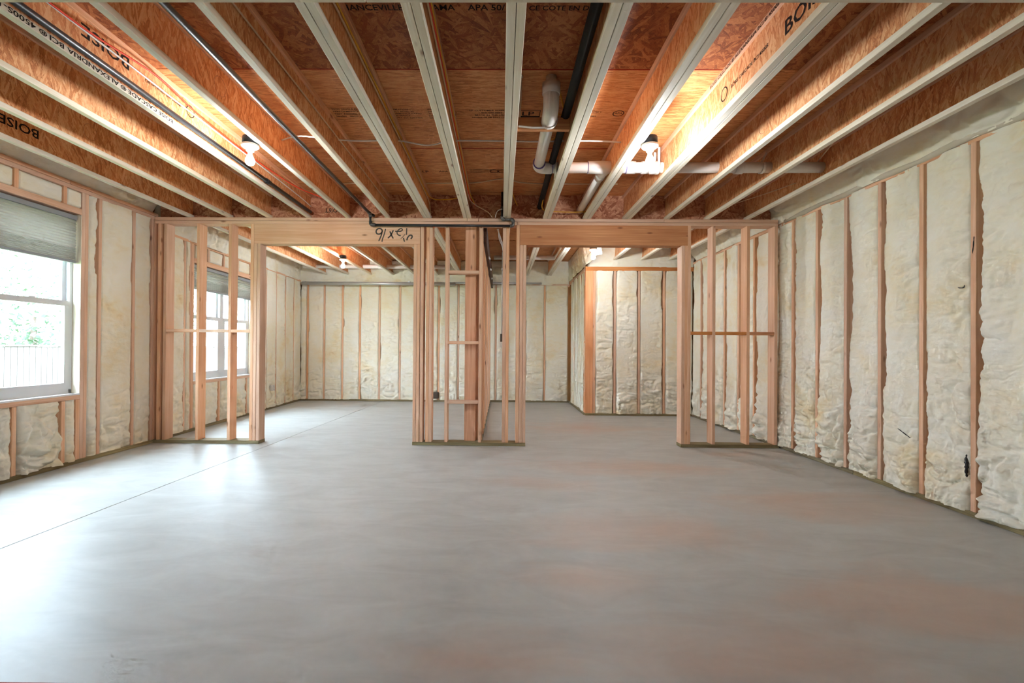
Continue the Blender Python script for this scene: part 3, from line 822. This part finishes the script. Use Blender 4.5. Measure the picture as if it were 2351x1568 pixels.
# printing on the deck
def deck(text, size, x, y, align='LEFT', sx=1.0): return lettering('lettering', text, size, (x, y, DECK), (1, 0, 0), (0, -1, 0), 'ink', ceiling, align, sx=sx)
for i, t in enumerate(('LP CUSTOMER SUPPORT', '1-800-999-8883', 'MADE IN THE USA', 'Sanded 08 08 2022 11:41')): deck(t, 0.030, -0.10, 3.60+0.036*i, 'CENTER')
for i, t in enumerate(('INFORMATION', 'PROJECT BEVEL-XL', 'PERFORMANCE RATED', 'APA PRODUCT', 'SUPPORT 253-620-7400')): deck(t, 0.028, -0.94, 3.585+0.033*i)
for i, t in enumerate(('SPAN', 'SIZE RATED', 'THICK', 'EXP 1', 'DE COTE')): deck(t, 0.026, -0.60, 3.585+0.033*i)
for i, t in enumerate(('23/32 SINGLE FLOOR', 'PERFORMANCE RATED', 'TEST ASSEMBLY', 'Sanded   08/07/22')): deck(t, 0.030, -1.36, 3.585+0.037*i)
for i, t in enumerate(('<---->', 'THIS BOARD', 'DIRECTION', '<---->')): deck(t, 0.032, -0.50+0.04, 3.60+0.036*i, 'CENTER', 1.0)
deck('LP', 0.085, 0.15, 3.665, 'LEFT', 1.2)
for (a, b, c, d) in ((0.12, 0.30, 3.585, 3.590), (0.12, 0.30, 3.675, 3.692), (0.12, 0.125, 3.585, 3.69), (0.295, 0.30, 3.585, 3.69)): board('logo_border', ceiling, a, b, c, d, DECK-0.001, DECK+0.002, 'ink', 0)
deck('APA', 0.035, 0.925, 3.64, 'CENTER')
obj('printed_seal', ring, None, ceiling, (0.925, 3.63, DECK-0.001), (0, R90, 0))
for i, t in enumerate(('32 24 oc', 'EXPOSURE 1', '000', 'ALABAMA')): deck(t, 0.028, 0.63, 3.585+0.033*i)
deck('LP', 0.07, -0.86, 4.87); deck('APA RATED', 0.055, -0.68, 4.86)
for i in range(4): deck('THE ENGINEERED WOOD ASSOCIATION PS2', 0.022, -0.35, 4.79+0.03*i, 'LEFT', 0.8)
for x in (0.0, -0.09): obj('printed_seal', ring, None, ceiling, (x, 4.83, DECK-0.001), (0, R90, 0))
deck('HANCEVILLE ALABAMA', 0.06, -0.90, 2.52); deck('APA 50/100', 0.06, -0.05, 2.52, 'CENTER'); deck('CE COTE EN DESSUS', 0.05, 0.14, 2.52)

# ------------------------------------------------------------------ lamps
BULBM = lathe('bulb', [(0.0, -0.112), (0.012, -0.111), (0.022, -0.106), (0.029, -0.096), (0.0305, -0.084), (0.028, -0.07), (0.021, -0.055), (0.0155, -0.042)], 12)
NECKM = lathe('bulb_neck', [(0.0155, -0.042), (0.015, -0.030), (0.0145, -0.012)], 18)
HOLDM = lathe('lampholder', [(0.0, 0.0), (0.057, 0.0), (0.057, -0.012), (0.050, -0.018), (0.034, -0.024), (0.027, -0.030), (0.024, -0.044), (0.0165, -0.044), (0.0165, -0.03)], 24)
BOXM = lathe('junction_box', [(0.0, 0.055), (0.047, 0.055), (0.050, 0.05), (0.052, 0.0), (0.0, 0.0)], 16)
for me, mt in ((BULBM, 'bulb'), (NECKM, 'porcelain'), (HOLDM, 'porcelain'), (BOXM, 'boxblack')): me.materials.append(MAT[mt])
def lamp(x, y, z, label):
    r = empty('bulb_lamp', (x, y, z))
    obj('junction_box', BOXM, None, r); h = obj('lampholder', HOLDM, None, r)
    for sg in (-1, 1):
        board('screw', h, sg*0.043-0.004, sg*0.043+0.004, -0.004, 0.004, -0.022, -0.016, 'fitting')
    b = obj('bulb', BULBM, None, r, (0, 0, -0.03)); obj('bulb_neck', NECKM, None, b)
    r.scale = (1.12, 1.12, 1.12)
    return tag(r, label, 'lamp', 'bare bulb lamps on the joists')
lamp(joist_x[0]-0.08, 3.52, 2.765, 'lit bare bulb in white porcelain holder beside the red cable')
lamp(joist_x[6]+0.10, 3.50, 2.765, 'lit bare bulb in white porcelain holder by the white drain pipe')
lamp(-2.79, 7.95, 2.735, 'lit bare bulb beyond the marked header, by the far windowed wall')
lamp(1.42, 7.05, 2.735, 'lit bare bulb beyond the orange header without a mark')

# ------------------------------------------------------------------ pipes
def pipe(name, pts, r, mat, parent, rad=0.0, n=14):
    return obj(name, tube(name, bend(pts, rad) if rad else pts, r, n), mat, parent)
GR = 0.0135
gas = empty('gas_pipe', (-1.61, D-0.06, 2.62))
gp = lambda pts: [Vector(p)-gas.location for p in pts]
tag(gas, 'black iron gas pipe running along a joist, then across the partition plate', 'pipe')
XG = -1.592
pipe('pipe_run', gp([(XG, YREAR+0.1, 2.80), (XG, D-0.10, 2.80)]), GR+0.004, 'iron', gas)
pipe('stub', gp([(XG, D-0.06, 2.80), (XG+0.03, D-0.015, 2.795)]), GR+0.004, 'iron', gas)
pipe('riser', gp([(XG, D-0.065, 2.80), (XG, D-0.065, 2.675)]), GR, 'iron', gas)
pipe('pipe_run', gp([(XG, D-0.05, 2.672), (0.115, D-0.05, 2.668)]), GR+0.002, 'iron', gas)
pipe('elbow', gp([(XG, D-0.055, 2.72), (XG, D-0.055, 2.672), (XG+0.06, D-0.055, 2.672)]), GR+0.007, 'fitting', gas, 0.03)
pipe('elbow', gp([(XG, D-0.14, 2.80), (XG, D-0.06, 2.80), (XG, D-0.06, 2.765)]), GR+0.008, 'fitting', gas, 0.025)
pipe('elbow', gp([(0.095, D-0.05, 2.668), (0.135, D-0.05, 2.668), (0.135, D-0.05, 2.70)]), GR+0.007, 'fitting', gas, 0.025)
pipe('elbow', gp([(0.135, D-0.05, 2.70), (0.135, D-0.05, 2.745), (0.10, D-0.05, 2.745)]), GR+0.007, 'fitting', gas, 0.025)
pipe('nipple', gp([(0.11, D-0.05, 2.745), (0.02, D-0.05, 2.745)]), GR, 'fitting', gas)
pipe('elbow', gp([(0.035, D-0.05, 2.745), (0.0, D-0.05, 2.745), (0.0, D-0.05, 2.785)]), GR+0.007, 'fitting', gas, 0.025)
pipe('riser', gp([(0.0, D-0.05, 2.775), (0.0, D-0.05, DECK)]), GR, 'iron', gas)
pipe('coupling', gp([(0.0, D-0.05, 2.86), (0.0, D-0.05, 2.90)]), GR+0.006, 'fitting', gas)

p2 = empty('black_pipe', (joist_x[-1]+0.045, 2.5, 2.832))
tag(p2, 'black pipe lying on the flange of the joist with upside-down lettering', 'pipe')
pipe('pipe_run', [(0, YREAR+0.1-2.5, 0), (0, D-0.03-2.5, 0)], 0.019, 'iron', p2)
pipe('coupling', [(0, 4.45-2.5, 0), (0, 4.53-2.5, 0)], 0.024, 'iron', p2)

# PVC drain
PR = 0.051; YP = 4.25; ZPV = 2.885
dr = empty('drain_pipe', (0.33, YP, ZPV))
tag(dr, 'white plastic drain pipe elbowing down from the deck and across the joists', 'pipe')
dp = lambda pts: [Vector(p)-dr.location for p in pts]
pipe('tailpiece', dp([(0.335, 3.14, DECK), (0.335, 3.14, 3.0)]), 0.036, 'pvc', dr, 0, 18)
pipe('coupling', dp([(0.335, 3.14, 3.03), (0.335, 3.145, 2.955)]), 0.062, 'pvc', dr, 0, 18)
pipe('down_bend', dp([(0.335, 3.145, 2.99), (0.335, 3.15, 2.845), (0.335, 3.32, 2.85)]), PR+0.004, 'pvc', dr, 0.08, 18)
pipe('pipe_run', dp([(0.335, 3.28, 2.85), (0.335, YP-0.10, ZPV-0.005)]), PR-0.004, 'pvc', dr, 0, 18)
pipe('primer_ring', dp([(0.335, YP-0.128, ZPV-0.005), (0.335, YP-0.12, ZPV-0.005)]), PR+0.006, 'primer', dr, 0, 18)
pipe('elbow', dp([(0.335, YP-0.12, ZPV-0.005), (0.335, YP, ZPV), (0.46, YP, ZPV)]), PR+0.005, 'pvc', dr, 0.08, 18)
pipe('pipe_run', dp([(0.42, YP, ZPV), (2.98, YP, ZPV+0.012)]), PR-0.002, 'pvc', dr, 0, 18)
for xa, xb, ex in ((0.80, 1.08, 0.007), (1.16, 1.24, 0.006), (1.30, 1.36, 0.006), (1.38, 1.46, 0.008), (2.17, 2.24, 0.005)): pipe('coupling', dp([(xa, YP, ZPV+0.004), (xb, YP, ZPV+0.005)]), PR+ex, 'pvc', dr, 0, 18)
for xa in (0.465, 0.795, 1.15): pipe('primer_ring', dp([(xa, YP, ZPV+0.003), (xa+0.006, YP, ZPV+0.003)]), PR+0.0015, 'primer', dr, 0, 18)
pipe('wye_branch', dp([(0.99, YP, ZPV), (0.955, YP+0.14, ZPV-0.005), (0.955, YP+0.24, ZPV-0.005)]), 0.044, 'pvc', dr, 0.06, 16)
pipe('coupling', dp([(0.955, YP+0.14, ZPV-0.005), (0.955, YP+0.21, ZPV-0.005)]), 0.050, 'pvc', dr, 0, 16)
pipe('branch_pipe', dp([(0.955, YP+0.2, ZPV-0.005), (0.955, D+0.05, ZPV)]), 0.042, 'pvc', dr, 0, 16)
def strap(name, pts, w, ax, parent, mat='pvc'):
    V, Fc = [], []
    a = Vector(ax)*w/2
    P = [Vector(p) for p in pts]
    for i, p in enumerate(P):
        t = (P[min(i+1, len(P)-1)]-P[max(i-1, 0)]).normalized(); nn = t.cross(Vector(ax)).normalized()*0.0015
        V += [p-a-nn, p+a-nn, p+a+nn, p-a+nn]
        if i:
            b = 4*i-4
            for k in range(4): Fc.append((b+k, b+(k+1) % 4, b+4+(k+1) % 4, b+4+k))
    return obj(name, mesh_from(name, V, Fc), mat, parent)
arc = [(0.335+0.062*math.cos(a), 3.29, 2.85+0.062*math.sin(a)) for a in [math.radians(d) for d in range(40, -121, -20)]]
strap('hanger_strap', dp(arc+[(0.22, 3.30, 2.80), (0.115, 3.31, 2.815)]), 0.024, (0, 1, 0), dr)
arc = [(2.42, YP+0.056*math.cos(a), ZPV+0.01+0.056*math.sin(a)) for a in [math.radians(d) for d in range(20, -201, -20)]]
strap('hanger_strap', dp([(2.48, YP+0.02, DECK-0.03)]+[(2.42, YP+0.056, ZPV+0.02)]+arc), 0.022, (1, 0, 0), dr)
strap('hanger_strap', dp([(1.445, YP+0.056, DECK-0.02), (1.445, YP+0.056, ZPV)]+[(1.445, YP+0.056*math.cos(a), ZPV+0.056*math.sin(a)) for a in [math.radians(d) for d in range(0, -181, -20)]]+[(1.445, YP-0.056, DECK-0.02)]), 0.022, (1, 0, 0), dr)
board('firestop_plate', dr, 0.498-0.335, 0.503-0.335, -0.075, 0.075, -0.085, 0.085, 'pvc', 0.001)

blk = obj('bridging_block', bevel_box(0.383, 0.038, 0.09, 'orange_x'), None, None, (0.3015, 3.345, 2.845))
tag(blk, 'short orange lumber block nailed between two doubled joists under the drain pipe', 'block')
stem = empty('vent_tube', (0.115, 3.13, DECK))
tag(stem, 'thin tan plastic tube dropping from the deck beside a doubled joist', 'pipe')
pipe('tube', [(0, 0, 0.001), (0.004, 0.10, -0.08), (0.004, 0.34, -0.16)], 0.016, 'nm_cream', stem, 0.04, 10)
pipe('collar', [(0, 0, 0.0), (0, 0.002, -0.012)], 0.025, 'nm_cream', stem, 0, 10)

ins = obj('insulated_line', tube('insulated_line', [(0.462, YREAR+0.1, 2.90), (0.462, 3.1, 2.90), (0.462, 4.1, 2.925), (0.462, D+0.05, 2.93)], 0.032, 12), 'rubber')
tag(ins, 'black foam-insulated line running along a doubled joist beside the drain pipe', 'pipe')
# far-room pipes
fp = empty('drain_pipe', (-4.0, 9.35, 2.85)); tag(fp, 'white plastic pipe crossing the joists high in the windowed far room', 'pipe')
pipe('pipe_run', [(-0.1, 0, 0), (2.9, 0, 0)], 0.04, 'pvc', fp); pipe('coupling', [(1.45, 0, 0), (1.6, 0, 0)], 0.047, 'pvc', fp)
fq = empty('vent_pipe', (0.1, 8.6, 2.905)); tag(fq, 'white plastic pipe with an elbow high beyond the orange header', 'pipe')
pipe('pipe_run', [(-0.25, 0, 0), (0.93, 0, 0), (0.93, -1.1, 0)], 0.04, 'pvc', fq, 0.12); pipe('elbow', [(0.76, 0, 0), (0.93, 0, 0), (0.93, -0.17, 0)], 0.046, 'pvc', fq, 0.12)
cd = empty('steel_track_pipe', (-4.33, 9.80, 2.565)); tag(cd, 'shiny galvanized steel tube lying along the top of the foam back wall', 'pipe')
pipe('tube', [(0, 0, 0), (3.33, 0, 0)], 0.036, 'galv', cd); pipe('tube', [(3.2, 0.06, 0.03), (5.2, 0.06, 0.03)], 0.022, 'galv', cd)
for x in (0.02, 2.3): board('bracket', cd, x, x+0.05, -0.02, 0.2, 0.02, 0.05, 'galv')
cn = empty('electrical_conduit', (0.03, D+PD+0.06, 1.25)); tag(cn, 'grey conduit with white wires hanging behind a doubled partition stud', 'conduit')
pipe('conduit', [(-0.018, 0, 0.10), (-0.018, 0, 1.15)], 0.011, 'galv', cn)
for i, dx in enumerate((-0.075, -0.06, -0.05)): obj('wire', tube('wire', catmull([(dx-0.02*i, -0.02, 1.44), (dx+0.01, 0, 1.32), (-0.018+0.004*i, 0, 1.18), (-0.018+0.006*i, 0.004, 0.9)]), 0.005, 6), 'nm_white', cn)
board('box', cn, -0.045, 0.0, -0.03, 0.03, 0.02, 0.12, 'fitting'); board('tag', cn, -0.05, 0.0, -0.033, -0.03, -0.05, 0.02, 'label', 0)
pipe('clamp', [(-0.018, 0, 0.92), (-0.018, 0, 0.96)], 0.016, 'galv', cn)
ob = empty('outlet_box', (-4.355, 8.62, 0.40)); tag(ob, 'small white outlet box set in the foam of the far windowed wall', 'outlet box')
ob.rotation_euler = (0, 0, SKEW)
for a, b, c, d in ((-0.035, -0.028, -0.055, 0.055), (0.028, 0.035, -0.055, 0.055), (-0.035, 0.035, -0.055, -0.048), (-0.035, 0.035, 0.048, 0.055)): board('box_side', ob, -0.03, 0.03, a, b, c, d, 'label', 0.001)
board('box_back', ob, -0.03, -0.025, -0.03, 0.03, -0.05, 0.05, 'boxblack', 0)

# ------------------------------------------------------------------ cables
def cable(name, pts, r, mat, label, n=6):
    P = catmull(pts, 6); o = P[0].copy()
    ob = obj(name, tube(name, [p-o for p in P], r, n), mat, None, o)
    return tag(ob, label, 'cable', 'loose electrical cables')
jxx = lambda kx, side: joist_x[kx]+side
cable('white_cable', [(joist_x[0]+0.005, 3.85, 2.955), (-1.72, 3.84, 2.985), (joist_x[1], 3.84, 2.955), (-1.2, 3.85, 2.95), (joist_x[2], 3.85, 2.955), (-0.72, 3.85, 2.925), (-0.62, 3.85, 2.915), (joist_x[3], 3.85, 2.952), (-0.2, 3.85, 2.955), (joist_x[4], 3.85, 2.952), (0.3, 3.85, 2.948), (joist_x[5], 3.85, 2.955), (0.8, 3.85, 2.955), (joist_x[6]-0.028, 3.86, 2.95)], 0.0065, 'nm_white', 'white cable threaded straight across the joists between the two front bulbs')
cable('cream_cable', [(joist_x[0], 5.13, 3.05), (-1.2, 5.13, 3.05), (-0.6, 5.12, 3.052), (-0.3, 5.10, 3.052), (-0.06, 5.0, 3.052), (joist_x[4], 4.98, 3.05), (0.2, 5.08, 3.05), (0.5, 5.12, 3.05), (1.3, 5.12, 3.05)], 0.007, 'nm_cream', 'cream cable stapled across the deck just before the partition')
xw = joist_x[0]-0.05
cable('red_cable', [(-2.33, 2.0, 2.955), (-2.33, 2.5, 2.955), (-2.30, 3.0, 2.985), (-2.325, 3.5, 2.955), (-2.325, 4.3, 2.95), (-2.25, 4.9, 2.935), (-2.1, 5.2, 2.92), (joist_x[0]-0.03, 5.45, 2.90)], 0.006, 'nm_red', 'red cable running along the joist with upside-down lettering')
cable('white_cable', [(-2.345, YREAR+0.2, 2.96), (-2.345, 2.4, 2.955), (-2.345, 3.2, 2.95), (-2.345, 4.2, 2.945), (-2.345, 5.2, 2.93), (-2.33, 5.5, 2.90)], 0.006, 'nm_white', 'white cable running beside the red cable')
def along(name, kx, dx, z, mat, r, label, endpts=()):
    x = joist_x[kx]+dx
    pts = [(x, YREAR+0.2, z), (x, 1.0, z+0.002), (x+0.003, 2.6, z-0.003), (x, 3.6, z), (x, 4.6, z-0.002)]+list(endpts)
    cable(name, pts, r, mat, label)
along('cream_cable', 1, 0.014, 2.955, 'nm_cream', 0.006, 'cream cable stapled to the single joist between gas pipe and doubled joists', [(joist_x[1]+0.014, 5.35, 2.95), (joist_x[1]+0.06, 5.44, 2.95), (joist_x[2]-0.05, 5.47, 2.95)])
along('cream_cable', 2, 0.040, 2.965, 'nm_cream', 0.006, 'cream cable stapled beside the yellow one on the first doubled joist', [(joist_x[2]+0.042, 5.35, 2.94), (joist_x[2]+0.045, 5.46, 2.88), (joist_x[2]+0.05, 5.47, 2.78)])
along('yellow_cable', 2, 0.046, 2.985, 'nm_yellow', 0.006, 'yellow cable along the first doubled joist, bending across to the second', [(joist_x[2]+0.06, 5.36, 2.975), (joist_x[2]+0.25, 5.42, 2.965), (joist_x[3]-0.04, 5.38, 2.985)])
along('red_cable', 3, 0.042, 2.975, 'nm_red', 0.006, 'red cable along the second doubled joist', [(joist_x[3]+0.045, 5.3, 2.96), (joist_x[3]+0.10, 5.45, 2.90)])
along('yellow_cable', 3, 0.047, 2.993, 'nm_yellow', 0.006, 'yellow cable along the second doubled joist beside red', [(joist_x[3]+0.05, 5.2, 2.985), (joist_x[3]+0.10, 5.45, 2.91)])
along('cream_cable', 3, 0.037, 2.955, 'nm_cream', 0.006, 'cream cable leaving the second doubled joist down to the partition plate', [(joist_x[3]+0.04, 5.25, 2.94), (joist_x[3]+0.10, 5.36, 2.89), (joist_x[3]+0.25, 5.45, 2.83), (-0.12, 5.50, HT+0.005)])
cable('white_cable', [(0.0, 5.44, 2.86), (-0.05, 5.44, 2.84), (-0.075, 5.46, 2.80), (-0.08, 5.50, HT+0.003)], 0.005, 'nm_white', 'short white cable loop beside the gas riser')
cable('yellow_cable', [(0.51, YREAR+0.2, 2.975), (0.51, 2.6, 2.97), (0.50, 3.15, 2.955), (0.46, 3.33, 2.93), (0.41, 3.38, 2.95), (0.385, 3.25, 3.03), (0.38, 3.18, DECK)], 0.006, 'nm_yellow', 'yellow cable along the black insulated line, looping up through the deck')
cable('yellow_cable', [(0.39, 3.22, DECK), (0.44, 3.36, 3.02), (0.485, 3.50, 2.965), (0.492, 3.66, 2.95), (0.40, 3.95, 2.98), (0.385, 4.2, 2.985), (0.40, 4.5, 2.97), (0.46, 4.75, 2.955), (0.475, 5.1, 2.93), (0.47, 5.35, 2.86), (0.54, 5.44, 2.84), (0.80, 5.47, 2.835), (joist_x[6]-0.03, 5.47, 2.84)], 0.006, 'nm_yellow', 'yellow cable curling past the drain elbow to the partition')
cable('yellow_cable', [(joist_x[4]+0.05, 5.2, 3.0), (joist_x[4]+0.08, 5.34, 2.96), (joist_x[4]+0.12, 5.45, 2.91)], 0.006, 'nm_yellow', 'short yellow cable end beside the middle doubled joist')
cable('grey_cable', [(joist_x[9]+0.03, YREAR+0.2, 2.95), (joist_x[9]+0.05, 2.2, 2.90), (joist_x[9]+0.05, 3.0, 2.88), (joist_x[9]+0.20, 3.6, 2.93), (joist_x[9]+0.35, 4.0, 2.95), (joist_x[10]-0.02, 4.3, 2.96)], 0.006, 'nm_cream', 'thin cable sagging between the last two joists before the windowless wall')
cable('grey_cable', [(joist_x[10]-0.02, 4.6, 2.88), (joist_x[9]+0.3, 4.9, 2.86), (joist_x[9]+0.1, 5.3, 2.86), (joist_x[9]+0.01, 5.45, 2.87)], 0.004, 'nm_cream', 'thin cable under the end of the white drain pipe')

# ------------------------------------------------------------------ outside: lawn, fence, trees
gd = struct(obj('ground', boxes_mesh('ground', [(-40, -4.7, -30, 45, -0.8, -0.65)]), 'grass'))
fn = empty('board_fence', (-11.5, 8.0, -0.65)); tag(fn, 'pale vertical board fence seen through the windows', 'fence')
fb = bevel_box(0.02, 0.135, 1.80, 'fence')
y = -1.5
while y < 17.0:
    obj('fence_board', fb, None, fn, (0, y, 0.9+0.01*math.sin(y*5))); y += 0.142
board('rail', fn, -0.06, -0.02, -1.6, 17.1, 0.4, 0.49, 'fence'); board('rail', fn, -0.06, -0.02, -1.6, 17.1, 1.5, 1.59, 'fence')
board('cap', fn, -0.05, 0.05, -1.6, 17.1, 1.80, 1.84, 'fence')
def tree(x, y, h, r, seed, label):
    rng = np.random.default_rng(seed)
    root = empty('tree', (x, y, -0.65))
    pts = [(0, 0, 0), (0.1, 0.05, h*0.3), (0.0, 0.1, h*0.6), (0.1, 0, h*0.9)]
    obj('trunk', tube('trunk', catmull(pts), 0.12, 8, True, [0.14-0.1*i/18 for i in range(19)]), 'bark', root)
    n = 900
    d = rng.normal(size=(n, 3)); d /= np.linalg.norm(d, axis=1)[:, None]
    rad = rng.random(n)**0.45
    c = d*rad[:, None]*np.array([r, r, h*0.42])+np.array([0, 0, h*0.58])
    a = rng.normal(size=(n, 3)); a /= np.linalg.norm(a, axis=1)[:, None]
    b = np.cross(a, rng.normal(size=(n, 3))); b /= np.linalg.norm(b, axis=1)[:, None]
    s = rng.uniform(0.05, 0.12, n)[:, None]
    V = np.stack([c-a*s, c-b*s*0.5, c+a*s, c+b*s*0.5], 1).reshape(-1, 3)
    me = mesh_from('foliage', V.tolist(), [(4*i, 4*i+1, 4*i+2, 4*i+3) for i in range(n)])
    obj('foliage', me, 'leaf', root)['kind'] = 'stuff'
    return tag(root, label, 'tree', 'trees beyond the fence')
for i, (x, y, h, r) in enumerate(((-13.5, 8.6, 5.2, 1.3), (-16.5, 12.0, 7.4, 1.6), (-13.2, 12.6, 3.6, 1.2), (-17.5, 16.5, 7.0, 1.9), (-13.8, 16.4, 4.4, 1.5), (-16.5, 21.5, 6.5, 2.0))):
    tree(x, y, h, r, i+3, 'low leafy tree just behind the board fence' if h < 6 else 'tall leafy tree standing farther behind the board fence')
